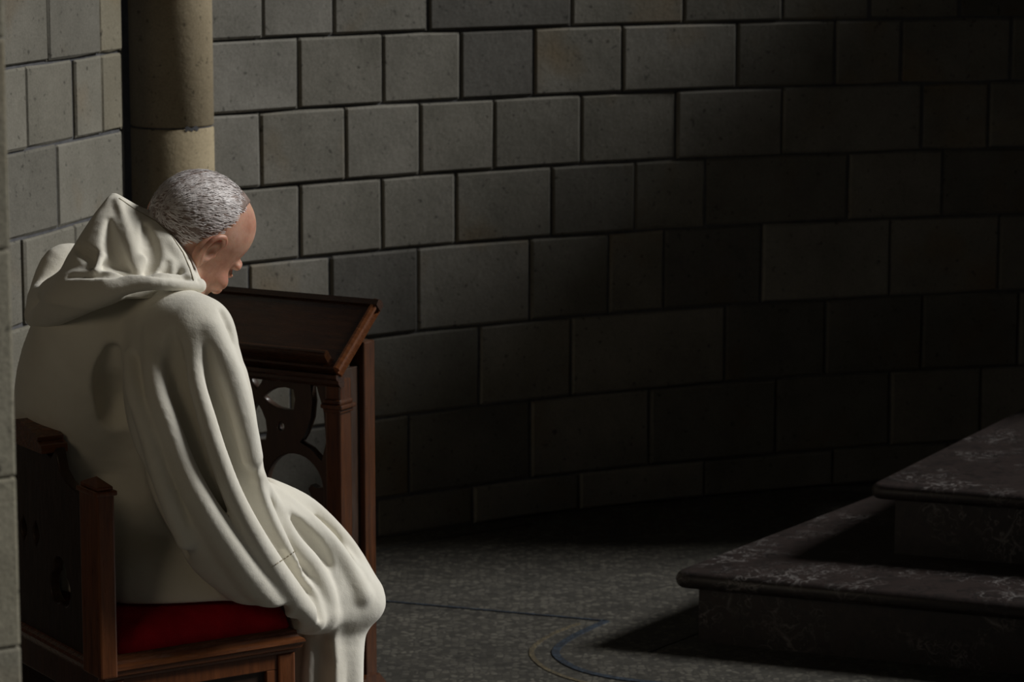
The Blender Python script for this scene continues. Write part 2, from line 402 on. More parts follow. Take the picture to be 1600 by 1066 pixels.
# ------------------------------------------------------------------ altar steps
def slab(bm, P, z0, z1, nose):
    """polygon slab P (plan, ccw) with a rounded nosing all round"""
    r = (z1-z0)/2; rings = []
    n = len(P)
    cen = sum(P, Vector((0, 0)))/n
    def inset(dd):
        out = []
        for i in range(n):
            a, b, c_ = P[i-1], P[i], P[(i+1) % n]
            t1, t2 = (b-a).normalized(), (c_-b).normalized(); n1, n2 = Vector((-t1.y, t1.x)), Vector((-t2.y, t2.x))
            bis = (n1+n2); bis = bis/max(.2, bis.length_squared)*2
            out.append(b+bis*dd)
        return out
    for k in range(9):
        a = math.pi*(k/8-.5); z = (z0+z1)/2+r*math.sin(a); dd = nose*(1-math.cos(a))
        rings.append([bm.verts.new((q.x, q.y, z)) for q in inset(dd)])
    for a, b in zip(rings, rings[1:]):
        for i in range(n): bm.faces.new((a[i], a[(i+1) % n], b[(i+1) % n], b[i]))
    bm.faces.new(rings[0][::-1]); bm.faces.new(rings[-1])
def round_corner(P, i, r=.03, n=5):
    a, b, c_ = P[i-1], P[i], P[(i+1) % len(P)]
    p0, p2 = b+(a-b).normalized()*r, b+(c_-b).normalized()*r
    return P[:i]+[(1-t)**2*p0+2*t*(1-t)*b+t*t*p2 for t in [k/n for k in range(n+1)]]+P[i+1:]
def step(label, near, left, right, ztop, zbot, th, group):
    t = thing('altar_step', label, 'step', (0, 0, 0), 0, group)
    f = (right-near).normalized(); l = (left-near).normalized()
    P = [near, near+f*2.6, near+f*2.6+l*2.2, near+l*2.2]
    bm = bmesh.new(); slab(bm, round_corner(P, 0, .05), ztop-th, ztop, th*.45); o = from_bm('tread', bm, M_MARBLE, t, True)
    ins = .06; nf, nl = Vector((-f.y, f.x)), Vector((l.y, -l.x))
    q = near+nf*ins+nl*ins*1.1
    P2 = [q, q+f*2.5, q+f*2.5+l*2.05, q+l*2.05]
    bm = bmesh.new(); A = [bm.verts.new((p.x, p.y, zbot)) for p in P2]; B = [bm.verts.new((p.x, p.y, ztop-th)) for p in P2]
    for i in range(4): bm.faces.new((A[i], A[(i+1) % 4], B[(i+1) % 4], B[i]))
    bm.faces.new(B); bm.faces.new(A[::-1])
    from_bm('riser', bm, M_MARBLE, t); return t
v2 = lambda p: Vector((p.x, p.y))
step('lower dark veined marble altar step resting on the mosaic floor', v2(atz(1046, 893, .19)), v2(atz(1340, 780, .19)), v2(atz(1600, 944, .19)), .19, 0, .045, 'marble altar steps')
step('upper dark veined marble altar step set back on the lower one', v2(atz(1354, 757, .38)), v2(atz(1505, 682, .38)), v2(atz(1600, 775, .38)), .38, .19, .04, 'marble altar steps')

# unseen altar-shaped block added beyond the right edge to shade far floor and wall
altar = thing('altar_shade_block', 'unseen altar-shaped stone block added to shade the far floor and wall', 'altar', (0, 0, 0))
for (x, y) in ((1.99, 8.72), (1.99, 9.14), (2.27, 8.72), (2.27, 9.14)):
    bm = bmesh.new(); lathe(bm, [(.07, .38), (.07, .44), (.05, .46), (.045, .9), (.065, .93), (.065, .98)], 20, (x, y, 0)); from_bm('blocker_leg', bm, M_STONEL, altar, True)
bm = bmesh.new(); box(bm, (1.9, 8.54, .84), (2.36, 9.24, 1.28), .01); from_bm('blocker_frieze', bm, M_STONEL, altar)
bm = bmesh.new(); box(bm, (1.86, 8.50, 1.28), (2.40, 9.28, 1.36), .015); from_bm('blocker_slab', bm, M_STONEL, altar)
bm = bmesh.new(); box(bm, (1.92, 8.56, 1.36), (2.1, 9.06, 2.42), .01); from_bm('blocker_tall_top', bm, M_STONEL, altar)  # upper part raised to set the shadow edge on the back wall
bm = bmesh.new(); box(bm, (1.92, 9.06, 1.36), (2.1, 9.26, 2.28), .01); from_bm('blocker_low_top', bm, M_STONEL, altar)

# unseen pier added out of frame to darken the curved wall's right part
apse = thing('shade_pier', 'unseen grey stone pier added to shade the right of the curved wall', 'pier', (3.7, 9.86, 0))
bm = bmesh.new(); box(bm, (-.25, -.52, .3), (.25, .6, 3.6), .03); from_bm('shaft', bm, M_STONEL, apse)
bm = bmesh.new(); box(bm, (-.3, -.58, 0), (.3, .66, .3), .03); from_bm('plinth', bm, M_STONEL, apse)

# ------------------------------------------------------------------ lectern
lu = Vector((math.cos(math.radians(30)), -math.sin(math.radians(30)), 0)); lv = Vector((-lu.y, lu.x, 0)); UP = Vector((0, 0, 1))
LP = at(530, 575, 6.5); LP.z = LP.z
lect = thing('reading_desk', 'dark oak reading desk with pierced tracery front before the monk', 'lectern', (LP.x, LP.y, 0), -math.radians(30))
# local frame: x along the front (right end at 0, going to -W), y depth, z up
zb = LP.z; W = .50
def lx(a, b, t): return None
dep, rise = .158, .124
sl = Vector((0, dep, rise)).normalized(); snm = Vector((0, -sl.z, sl.y)); SLEN = math.hypot(dep, rise)
def board_pt(s, h, x): return Vector((x, 0, zb))+sl*s+snm*h
# slanting board with moulded end edges
bm = bmesh.new()
prof = [(0, -.024), (SLEN, -.024), (SLEN+.004, -.018), (SLEN+.004, -.004), (SLEN, 0), (0, 0), (-.003, -.004), (-.003, -.02)]
prism(bm, prof, lambda a, b, t: board_pt(a, b, -W+.012 if t else -.012)); from_bm('desk_board', bm, M_WOODH, lect)
for x0, sg in ((-.012, 1), (-W+.012, -1)):
    bm = bmesh.new()   # end mouldings: two beads
    pr = [(0, -.026), (.010, -.026), (.012, -.020), (.006, -.016), (.006, -.010), (.013, -.006), (.013, .001), (.006, .005), (0, .005)]
    prism(bm, pr, lambda a, b, t: board_pt((SLEN+.012) if t else -.004, b, x0+sg*a)); from_bm('end_moulding', bm, M_CHAIRH, lect)
bm = bmesh.new()       # rear capping
prism(bm, [(SLEN-.004, -.02), (SLEN+.014, -.018), (SLEN+.016, -.004), (SLEN+.008, .008), (SLEN-.006, .005)], lambda a, b, t: board_pt(a, b, -W if t else .004)); from_bm('top_moulding', bm, M_WOODH, lect)
bm = bmesh.new()       # book ledge: standing rim with rounded top
prism(bm, [(.010, 0), (.010, .018)]+arc(.019, .020, .009, 180, 0, 8)+[(.028, 0)], lambda a, b, t: board_pt(a, b, -W+.05 if t else -.035)); from_bm('book_ledge', bm, M_WOODH, lect)
bm = bmesh.new()       # front mouldings below the board
pr = [(-.004, 0), (-.004, -.008), (.0, -.012), (.004, -.014), (.006, -.022), (.014, -.030), (.03, -.030), (.03, 0)]
prism(bm, pr, lambda a, b, t: Vector((-W+.006 if t else -.006, a, zb-.018+b))); from_bm('front_moulding', bm, M_WOODH, lect)
zt = zb-.045
# posts: front right/left and rear right/left
post_w, post_d, body_d = .042, .045, .145
for sx in (0, 1):
    xo = -.012 if sx == 0 else -W+.012+post_w
    for y0 in (.022, .022+body_d-post_d):
        bm = bmesh.new()
        hi = zt+.012 if y0 < .05 else zt+.085
        box(bm, (xo-post_w, y0, .05), (xo, y0+post_d, hi), .004); from_bm('post', bm, M_WOOD, lect)
    bm = bmesh.new()   # weathered collar of the front buttress
    zc = at(540, 640, 6.5).z
    box(bm, (xo-post_w-.004, .008, zc-.004), (xo+.012, .07, zc+.006), .003); box(bm, (xo-post_w, .013, zc+.006), (xo+.005, .067, zc+.016), .004); box(bm, (xo-post_w, .013, zc-.014), (xo+.005, .067, zc-.004), .003)
    from_bm('collar', bm, M_WOOD, lect)
    bm = bmesh.new()   # recessed side panel
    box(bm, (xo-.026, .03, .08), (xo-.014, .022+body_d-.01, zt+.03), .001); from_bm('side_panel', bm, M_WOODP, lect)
    bm = bmesh.new()   # carved foot running front to back
    pr = [(-.10, 0), (-.10, .03)]+arc(-.085, .03, .015, 180, 60, 5)+[(-.04, .05), (-.01, .085), (.03, .11), (.15, .11), (.19, .07), (.25, .045), (.26, 0)]
    prism(bm, pr, lambda a, b, t: Vector((xo-post_w-.012+(post_w+.03)*t, a, b))); from_bm('foot', bm, M_WOOD, lect)
# pierced tracery front
pw = W-.024-2*post_w; hx = pw/2; cxl = -W/2
zr = at(393, 625, 6.6).z; R0 = hx*.68
def circ(cx, cz, r, n=28): return [(cx+r*math.cos(2*math.pi*i/n), cz+r*math.sin(2*math.pi*i/n)) for i in range(n)]
def lobe(ang):
    # pointed lobe: tip towards the centre, round towards the rim
    pts = [(.12, 0), (.24, .09), (.40, .165), (.58, .19), (.74, .165), (.77, 0), (.74, -.165), (.58, -.19), (.40, -.165), (.24, -.09)]
    ca, sa = math.cos(ang), math.sin(ang)
    return [(cxl+R0*1.02*(a*ca-b*sa), zr+R0*1.02*(a*sa+b*ca)) for a, b in pts]
holes = [lobe(math.pi/2*k) for k in range(4)]
for k in range(4):
    a = math.pi/4+math.pi/2*k; cx_, cz_ = cxl+R0*.70*math.cos(a), zr+R0*.70*math.sin(a)
    holes.append([(cx_+.0085*math.cos(q), cz_+.0095*math.sin(q)) for q in [2*math.pi*i/10 for i in range(10)]])
za = zr-R0-.075                                   # springing centres of the two lower arches
ra = hx*.40
for s in (-1, 1):
    ac = cxl+s*hx*.52
    holes.append([(ac+ra, .20)]+[(ac+ra*math.cos(t), za+ra*1.05*math.sin(t)) for t in [math.pi*i/16 for i in range(17)]]+[(ac-ra, .20)])
    # spandrel between roundel, arch and stile
    sp = [(cxl+s*(R0*1.13)*math.cos(t), zr+(R0*1.13)*math.sin(t)) for t in [math.radians(q) for q in (28, 15, 0, -15, -30, -38)]]
    sp += [(ac+s*ra*.1, za+ra*1.42), (ac+s*ra*.55, za+ra*1.22), (ac+s*ra*.98, za+ra*.86)]
    sp += [(cxl+s*hx*.985, za+ra*1.5), (cxl+s*hx*.955, zr-R0*.15), (cxl+s*hx*.86, zr+R0*.28)]
    holes.append(sp)
outl = [(cxl-hx-.004, .10), (cxl+hx+.004, .10), (cxl+hx+.004, zt+.012), (cxl-hx-.004, zt+.012)]
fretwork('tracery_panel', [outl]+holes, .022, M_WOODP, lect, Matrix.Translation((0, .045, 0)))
# little carved boss standing in the lower opening and base rail
bm = bmesh.new(); box(bm, (-W+.02, .03, .06), (-.02, .075, .13), .006); from_bm('base_rail', bm, M_WOOD, lect)
bx = cxl+hx*.86; zk = at(500, 770, 6.6).z
bm = bmesh.new(); prism(bm, [(-.03, .012), (-.022, .022), (-.008, .016), (.022, .022), (.022, -.07), (.008, -.06), (-.002, -.035), (-.016, -.03), (-.02, -.008)], lambda a, b, t: Vector((bx+a, .036+.02*t, zk+b))); from_bm('carved_cusp', bm, M_WOODP, lect)

# ------------------------------------------------------------------ chair
SEATZ = .455
K0 = atz(160, 1046, SEATZ); K1 = atz(474, 996, SEATZ)
ca = (K1-K0); CL = ca.length; ca.normalize(); cang = math.atan2(ca.y, ca.x)
chair = thing('carved_chair', 'dark carved oak chair with low pierced back and red velvet seat under the monk', 'chair', (K0.x, K0.y, 0), cang)
# local frame: x forward, y towards the sitter's left (away from the viewer), origin at the rear right corner of the seat
CWD = .68
def cm(name, m=M_WOOD, bm=None, smooth=False): return from_bm(name, bm, m, chair, smooth)
# moulded seat frame: a profile swept round the four sides (mitred)
prof = [(.0, 0), (.004, .004), (.002, .010), (-.006, .014), (-.009, .020), (-.010, .026), (-.018, .030), (-.05, .030), (-.05, -.018), (-.012, -.018), (-.008, -.012), (-.002, -.008)]
bm = bmesh.new(); cor = [(0, 0, -1, -1), (CL, 0, 1, -1), (CL, CWD, 1, 1), (0, CWD, -1, 1)]
rings = [[bm.verts.new((x+sx*a, y+sy*a, SEATZ-.012+b)) for a, b in prof] for x, y, sx, sy in cor]
n = len(prof)
for i in range(4):
    for k in range(n): bm.faces.new((rings[i][k], rings[(i+1) % 4][k], rings[(i+1) % 4][(k+1) % n], rings[i][(k+1) % n]))
cm('seat_frame', M_CHAIRH, bm)
# legs, aprons with recessed panels
for x0, y0 in ((.012, .012), (CL-.05, .012), (.012, CWD-.05), (CL-.05, CWD-.05)):
    bm = bmesh.new(); box(bm, (x0, y0, 0), (x0+.038, y0+.038, SEATZ-.03), .004); box(bm, (x0-.005, y0-.005, 0), (x0+.043, y0+.043, .06), .006); cm('leg', M_CHAIR, bm)
for y0 in (.016, CWD-.036):
    bm = bmesh.new(); box(bm, (.05, y0, SEATZ-.062), (CL-.05, y0+.02, SEATZ-.03), .002); box(bm, (.05, y0, .09), (CL-.05, y0+.02, .13), .002); box(bm, (.05, y0, .13), (.075, y0+.02, SEATZ-.062), .002); box(bm, (CL-.075, y0, .13), (CL-.05, y0+.02, SEATZ-.062), .002)
    cm('side_rail', M_CHAIR, bm)
    bm = bmesh.new(); box(bm, (.06, y0+.009, .12), (CL-.06, y0+.014, SEATZ-.05), .001); cm('side_panel', M_WOODP, bm)
for x0 in (.018, CL-.038):
    bm = bmesh.new(); box(bm, (x0, .05, SEATZ-.09), (x0+.02, CWD-.05, SEATZ-.03), .002); cm('cross_rail', M_WOOD, bm)
    bm = bmesh.new(); box(bm, (x0, .05, .09), (x0+.02, CWD-.05, .13), .002); cm('cross_rail', M_WOOD, bm)
# red cushion: rounded pad
def pad(lo, hi, z0, z1, crown, nx=26, ny=28):
    bm = bmesh.new(); V = []
    for j in range(ny+1):
        row = []
        for i in range(nx+1):
            a, b = i/nx*2-1, j/ny*2-1
            ea, eb = 1-abs(a)**7, 1-abs(b)**7
            z = z0+(z1-z0)*(max(0, ea*eb)**.32)+crown*(1-a*a)*(1-b*b)
            row.append(bm.verts.new((lo[0]+(hi[0]-lo[0])*(a+1)/2, lo[1]+(hi[1]-lo[1])*(b+1)/2, z)))
        V.append(row)
    for j in range(ny):
        for i in range(nx): bm.faces.new((V[j][i], V[j][i+1], V[j+1][i+1], V[j+1][i]))
    bd = [V[0][i] for i in range(nx+1)]+[V[j][nx] for j in range(1, ny+1)]+[V[ny][i] for i in range(nx-1, -1, -1)]+[V[j][0] for j in range(ny-1, 0, -1)]
    bm.faces.new(bd[::-1]); return bm
cm('cushion', M_VELVET, pad((.03, .016), (CL-.008, CWD-.016), SEATZ+.012, SEATZ+.076, .012), True)
# rear posts with moulded caps
zcap = at(150, 757, K0.y).z
for y0 in (-.006, CWD-.076):
    bm = bmesh.new(); box(bm, (-.006, y0, SEATZ-.02), (.030, y0+.082, zcap-.02), .004); cm('back_post', M_CHAIR, bm)
    bm = bmesh.new(); box(bm, (-.010, y0-.004, zcap-.024), (.035, y0+.086, zcap-.014), .003); box(bm, (-.004, y0+.002, zcap-.014), (.029, y0+.080, zcap-.006), .003)
    vs = [bm.verts.new(v) for v in ((-.002, y0+.004, zcap-.006), (.027, y0+.004, zcap-.006), (.027, y0+.078, zcap-.006), (-.002, y0+.078, zcap-.006), (.013, y0+.041, zcap+.008))]
    for q in ((0, 1, 4), (1, 2, 4), (2, 3, 4), (3, 0, 4), (3, 2, 1, 0)): bm.faces.new([vs[i] for i in q])
    cm('post_cap', M_CHAIR, bm)
# pierced back board: outline rising in a scroll to a raised crest, local (y -> curve x)
zc0 = at(75, 709, K0.y+.19).z       # crest underside
zf = SEATZ+.005
yL, yR = .04, CWD-.04; ym = CWD/2
def backout():
    right = [(yL, zf), (yL, zcap-.03), (.085, zcap-.036), (.125, zcap-.032), (.160, zcap-.024), (.188, zcap-.006), (.199, zcap+.016), (.206, zcap+.034), (.228, zc0-.008), (.243, zc0-.004), (.247, zc0)]
    left = [(CWD-a, b) for a, b in right]
    return [right[0]]+left[:1]+left[1:]+right[:0:-1]
hz = at(84, 912, K0.y+.17).z
def tre(cx, cz, r):
    out = []
    for k in range(36):
        t = 2*math.pi*k/36; rr = r*(.72+.34*abs(math.cos(1.5*(t-math.pi/2)))); out.append((cx+rr*math.cos(t)*.95, cz+rr*math.sin(t)))
    return out
bh = [tre(.200, hz, .050), tre(CWD-.200, hz, .050)]
hz2 = at(46, 835, K0.y+.26).z
for s_ in (-.03, .03): bh.append([(ym+s_+a, hz2+b) for a, b in ((0, .026), (.012, .010), (.016, 0), (.012, -.010), (0, -.026), (-.012, -.010), (-.016, 0), (-.012, .010))])
Mb = Matrix(((0, -1, 0, .016), (1, 0, 0, 0), (0, 0, 1, 0), (0, 0, 0, 1)))
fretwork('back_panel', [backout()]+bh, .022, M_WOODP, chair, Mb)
# crest rail with moulded ends
bm = bmesh.new(); e = .235
cr_pts = [(e-.008, 0), (e-.006, .016), (e+.012, .022), (e+.01, .030), (e+.045, .040), (ym, .052), (CWD-e-.045, .040), (CWD-e-.01, .030), (CWD-e-.012, .022), (CWD-e+.006, .016), (CWD-e+.008, 0)]
prism(bm, cr_pts, lambda a, b, t: Vector((-.014+.055*t, a, zc0+b))); cm('crest_rail', M_CHAIRH, bm)

# ------------------------------------------------------------------ the monk: smooth solids from distance fields
class Field:
    """distance field on a rectilinear grid, blended solids, meshed by surface nets"""
    def __init__(s, xs, ys, zs):
        s.ax = [np.asarray(a, np.float32) for a in (xs, ys, zs)]
        s.f = np.full([len(a) for a in s.ax], 9.0, np.float32)
    def sub(s, lo, hi):
        sl = tuple(slice(int(np.searchsorted(a, l)), int(np.searchsorted(a, h))) for a, l, h in zip(s.ax, lo, hi))
        X, Y, Z = np.meshgrid(*[a[q] for a, q in zip(s.ax, sl)], indexing='ij', sparse=True)
        return sl, X, Y, Z
    def blend(s, sl, d, k, op):
        a = s.f[sl]
        if a.size == 0: return
        if op == '-':
            h = np.clip(.5-.5*(a+d)/k, 0, 1); s.f[sl] = a+(-d-a)*h+k*h*(1-h)
        else:
            h = np.clip(.5+.5*(a-d)/k, 0, 1); s.f[sl] = a+(d-a)*h-k*h*(1-h)
    def tube(s, pts, k=.02, op='+', flat=None, pad=.06):
        """rounded polyline; pts = [(Vector, radius)]; flat = (direction, factor) squashes the section"""
        P = np.array([list(p) for p, r in pts], np.float64); R = np.array([r for p, r in pts])
        P, R = smooth_path(P, R)
        big = max(1, flat[1]) if flat else 1
        m = pad+k
        lo = (P-R[:, None]*big).min(0)-m; hi = (P+R[:, None]*big).max(0)+m
        sl, X, Y, Z = s.sub(lo, hi)
        best = None
        for a, b, ra, rb in zip(P[:-1], P[1:], R[:-1], R[1:]):
            ab = b-a; L = max(float(ab@ab), 1e-9)
            t = np.clip(((X-a[0])*ab[0]+(Y-a[1])*ab[1]+(Z-a[2])*ab[2])/L, 0, 1)
            dx, dy, dz = X-a[0]-t*ab[0], Y-a[1]-t*ab[1], Z-a[2]-t*ab[2]
            if flat:
                n, fct = flat; c = (dx*n[0]+dy*n[1]+dz*n[2])*(1/fct-1)
                dx, dy, dz = dx+c*n[0], dy+c*n[1], dz+c*n[2]
            q = (np.sqrt(dx*dx+dy*dy+dz*dz)-(ra+(rb-ra)*t)).astype(np.float32)
            best = q if best is None else np.minimum(best, q)
        s.blend(sl, best, k, op)
    def ell(s, c, r, k=.01, op='+', rot=None, pad=.02):
        """ellipsoid; rot = 3x3 whose columns are its axes"""
        c = np.array(list(c)); m = max(r)+pad+k
        sl, X, Y, Z = s.sub(c-m, c+m)
        R = np.eye(3) if rot is None else rot
        x, y, z = X-c[0], Y-c[1], Z-c[2]
        q = [x*R[0, i]+y*R[1, i]+z*R[2, i] for i in range(3)]
        k0 = np.sqrt(sum((q[i]/r[i])**2 for i in range(3))); k1 = np.sqrt(sum((q[i]/r[i]**2)**2 for i in range(3)))+1e-9
        s.blend(sl, (k0*(k0-1)/k1).astype(np.float32), k, op)
    def loft(s, rows, k=.01, op='+', pw=2.0):
        """upright solid; rows = [(z, cx, cy, rx, ry)] from top to bottom"""
        A = np.array(sorted(rows)); z0, z1 = A[0, 0], A[-1, 0]
        lo = [(A[:, 1]-A[:, 3]).min()-.06, (A[:, 2]-A[:, 4]).min()-.06, z0-.05]; hi = [(A[:, 1]+A[:, 3]).max()+.06, (A[:, 2]+A[:, 4]).max()+.06, z1+.05]
        sl, X, Y, Z = s.sub(lo, hi)
        cx, cy, ax, ay = [np.interp(Z, A[:, 0], A[:, i]) for i in (1, 2, 3, 4)]
        d = ((np.abs((X-cx)/ax)**pw+np.abs((Y-cy)/ay)**pw)**(1/pw)-1)*np.minimum(ax, ay)*.85
        d = np.maximum(d, np.maximum(z0-Z, Z-z1)); s.blend(sl, d.astype(np.float32), k, op)
    def snap(s, px, py, dflt=0):
        """distance (relative to YC) at which the sight line enters the solid"""
        for dy in np.arange(-.42, .45, .004):
            p = at(px, py, YC+dy); i = [int(np.searchsorted(a, q)) for a, q in zip(s.ax, p)]
            if all(0 < q < len(a) for q, a in zip(i, s.ax)) and s.f[tuple(i)] < 0: return float(dy)
        return dflt
    def folds(s, grooves, ridges_, k):
        """fold lines given as (px, py, offset inwards, radius) relative to the present surface"""
        P = [[(a, b, s.snap(a, b, None), o, r) for a, b, o, r in f_] for f_ in grooves+ridges_]
        for i, f_ in enumerate(P):
            f_ = [q for q in f_ if q[2] is not None]
            if len(f_) > 1: s.tube([(M(a, b, d_+o), r) for a, b, d_, o, r in f_], k, '-' if i < len(grooves) else '+')
    def rbox(s, M4, lo, hi, r, k=.006, op='-'):
        """rounded box given in the frame of the 4x4 matrix M4"""
        I = np.array(M4.inverted()); c = (np.array(lo)+np.array(hi))/2; h = (np.array(hi)-np.array(lo))/2-r
        cs = [np.array(M4 @ Vector((a, b, e))) for a in (lo[0], hi[0]) for b in (lo[1], hi[1]) for e in (lo[2], hi[2])]
        sl, X, Y, Z = s.sub(np.min(cs, 0)-.04, np.max(cs, 0)+.04)
        q = [np.abs(I[i, 0]*X+I[i, 1]*Y+I[i, 2]*Z+I[i, 3]-c[i])-h[i] for i in range(3)]
        d = np.sqrt(sum(np.maximum(x, 0)**2 for x in q))+np.minimum(np.maximum(np.maximum(q[0], q[1]), q[2]), 0)-r
        s.blend(sl, d.astype(np.float32), k, op)
    def plane_cut(s, p, n, k=.01):
        """remove the side the normal points to"""
        X, Y, Z = np.meshgrid(*s.ax, indexing='ij', sparse=True)
        d = -((X-p[0])*n[0]+(Y-p[1])*n[1]+(Z-p[2])*n[2])
        s.blend(tuple(slice(None) for _ in range(3)), d.astype(np.float32), k, '-')
    def wrinkle(s, fn):
        X, Y, Z = np.meshgrid(*s.ax, indexing='ij', sparse=True); s.f += fn(X, Y, Z).astype(np.float32)
    def mesh(s, iters=1):
        f = s.f; n = f.shape; ins = f < 0
        cnt = np.zeros([q-1 for q in n], np.uint8)
        cor = [(i, j, k) for i in (0, 1) for j in (0, 1) for k in (0, 1)]
        cv = lambda A, o: A[o[0]:n[0]-1+o[0], o[1]:n[1]-1+o[1], o[2]:n[2]-1+o[2]]
        for o in cor: cnt += cv(ins, o)
        cell = np.argwhere((cnt > 0) & (cnt < 8)); idx = -np.ones(cnt.shape, np.int64)
        idx[tuple(cell.T)] = np.arange(len(cell))
        V = np.zeros((len(cell), 3)); W = np.zeros(len(cell))
        val = {o: f[tuple((cell+o).T)] for o in cor}
        cp = [[a[cell[:, i]], a[cell[:, i]+1]] for i, a in enumerate(s.ax)]
        for o in cor:
            for ax in range(3):
                if o[ax]: continue
                o2 = tuple(1 if i == ax else o[i] for i in range(3)); a, b = val[o], val[o2]
                m = (a < 0) != (b < 0); t = np.where(m, a/np.where(m, a-b, 1), 0)
                p = np.stack([cp[i][o[i]]+(t*(cp[i][1]-cp[i][0]) if i == ax else 0) for i in range(3)], 1)
                V += p*m[:, None]; W += m
        V /= W[:, None]
        F = []
        for ax in range(3):
            u, v = [(1, 2), (2, 0), (0, 1)][ax]
            sh = [slice(1, q-1) for q in n]; sh[ax] = slice(0, n[ax]-1); s2 = list(sh); s2[ax] = slice(1, n[ax])
            A, B = ins[tuple(sh)], ins[tuple(s2)]
            e = np.argwhere(A != B); flip = A[tuple(e.T)]
            for i in range(3):
                if i != ax: e[:, i] += 1
            def c(du, dv):
                q = e.copy(); q[:, u] -= du; q[:, v] -= dv; return idx[tuple(q.T)]
            q = np.stack([c(1, 1), c(0, 1), c(0, 0), c(1, 0)], 1)
            q[~flip] = q[~flip][:, ::-1]; F.append(q)
        F = np.concatenate(F)
        # relax a little
        E = np.concatenate([F[:, [0, 1]], F[:, [1, 2]], F[:, [2, 3]], F[:, [3, 0]]])
        for it in range(iters*2):
            S = np.zeros_like(V); D = np.zeros(len(V))
            for i in range(3): S[:, i] = np.bincount(E[:, 0], V[E[:, 1], i], len(V))+np.bincount(E[:, 1], V[E[:, 0], i], len(V))
            D = np.bincount(E[:, 0], minlength=len(V))+np.bincount(E[:, 1], minlength=len(V))
            V = V+(S/D[:, None]-V)*(.5 if it % 2 == 0 else -.52)
        return V, F
def smooth_path(P, R, n=4):
    if len(P) < 3: return P, R
    Q, S = [], []
    for i in range(len(P)-1):
        p = [P[max(i-1, 0)], P[i], P[i+1], P[min(i+2, len(P)-1)]]; r = [R[max(i-1, 0)], R[i], R[i+1], R[min(i+2, len(P)-1)]]
        for k in range(n):
            t = k/n; w_ = (.5*(-t+2*t*t-t**3), .5*(2-5*t*t+3*t**3), .5*(t+4*t*t-3*t**3), .5*(t**3-t*t))
            Q.append(sum(a*b for a, b in zip(w_, p))); S.append(max(.002, sum(a*b for a, b in zip(w_, r))))
    return np.array(Q+[P[-1]]), np.array(S+[R[-1]])
def solid(name, F, m, parent, iters=1):
    V, Q = F.mesh(iters); me = bpy.data.meshes.new(name)
    me.vertices.add(len(V)); me.vertices.foreach_set('co', V.astype(np.float32).ravel())
    me.loops.add(len(Q)*4); me.loops.foreach_set('vertex_index', Q.astype(np.int32).ravel())
    me.polygons.add(len(Q)); me.polygons.foreach_set('loop_start', np.arange(0, len(Q)*4, 4, dtype=np.int32))
    me.update(calc_edges=True); me.validate()
    return link(name, me, m, parent, True)
def grid(lo, hi, h): return [np.arange(a, b+h, h) for a, b in zip(lo, hi)]
def grid2(lo, hi, h, flo, fhi, fh):
    out = []
    for a, b, c, d_ in zip(lo, hi, flo, fhi):
        out.append(np.concatenate([np.arange(a, c-h*.5, h), np.arange(c, d_, fh), np.arange(d_, b+h, h)]))
    return out
YC = 5.72
def M(px, py, dy=0): return at(px, py, YC+dy)
def T(*q): return [(M(a, b, c), r) for a, b, c, r in q]

monk = thing('person', 'seated monk in a hooded cream wool habit, grey-haired head bowed', 'person', M(190, 930, 0)*1)
monk.location.z = 0
MONK_INV = Matrix.Translation(-monk.location)
FWD = np.array([.826, .563, 0]); RGT = np.array([.563, -.826, 0])

# --- head frame
yaw, pit = math.radians(36), math.radians(34)
Hf = np.array([math.sin(yaw)*math.cos(pit), math.cos(yaw)*math.cos(pit), -math.sin(pit)])
Hr = np.array([math.cos(yaw), -math.sin(yaw), 0]); Hu = np.cross(Hr, Hf)
roll = math.radians(-22); Hr, Hu = Hr*math.cos(roll)+Hu*math.sin(roll), Hu*math.cos(roll)-Hr*math.sin(roll)
HR = np.stack([Hr, Hf, Hu], 1); HS = 1.11; HC = np.array(list(M(303, 371, .03)))
def hp(x, y, z): return Vector(HC+HR@(np.array([x, y, z])*HS))
def hell(F, c, r, k=.01, op='+', rot=None):
    R = HR if rot is None else HR@rot
    F.ell(hp(*c), [q*HS for q in r], k*HS, op, R)
def htube(F, pts, k=.008, op='+'): F.tube([(hp(*p), r*HS) for p, r in pts], k*HS, op, pad=.02)
def rx(a): c, s_ = math.cos(a), math.sin(a); return np.array([[1, 0, 0], [0, c, -s_], [0, s_, c]])
def rz_(a): c, s_ = math.cos(a), math.sin(a); return np.array([[c, -s_, 0], [s_, c, 0], [0, 0, 1]])

lo, hi = np.array([-1.0, 5.30, 0.0]), np.array([-.02, 6.35, 1.42])
flo, fhi = HC-np.array([.16, .16, .17]), HC+np.array([.16, .16, .15])
B = Field(*grid2(lo, hi, .007, flo, fhi, .0027))
# torso, pelvis, legs (mostly hidden by the habit)
B.tube(T((200, 915, .07, .10), (178, 800, .16, .095), (172, 690, .17, .095), (182, 590, .13, .095), (218, 520, .02, .095), (250, 480, .01, .065)), .05)
B.tube(T((308, 526, -.14, .045), (240, 505, -.0, .06), (180, 500, .16, .05)), .04)
for s_, hpx, hdy, kpx, kdy, fpx in ((1, 232, .0, 540, .12, 512), (-1, 165, .13, 478, .30, 450)):
    B.tube(T((hpx, 905, hdy, .07), (kpx-8, 922, kdy, .045)), .03)
    B.tube(T((kpx-8, 930, kdy, .048), (fpx+2, 1030, kdy-.0, .046), (fpx, 1270, kdy-.0, .034)), .02)
    f0 = M(fpx, 1290, kdy-.02); f0.z = .045
    B.tube([(f0-Vector(FWD)*.05, .036), (f0+Vector(FWD)*.08-Vector((0, 0, .01)), .034), (f0+Vector(FWD)*.17-Vector((0, 0, .022)), .022)], .02)
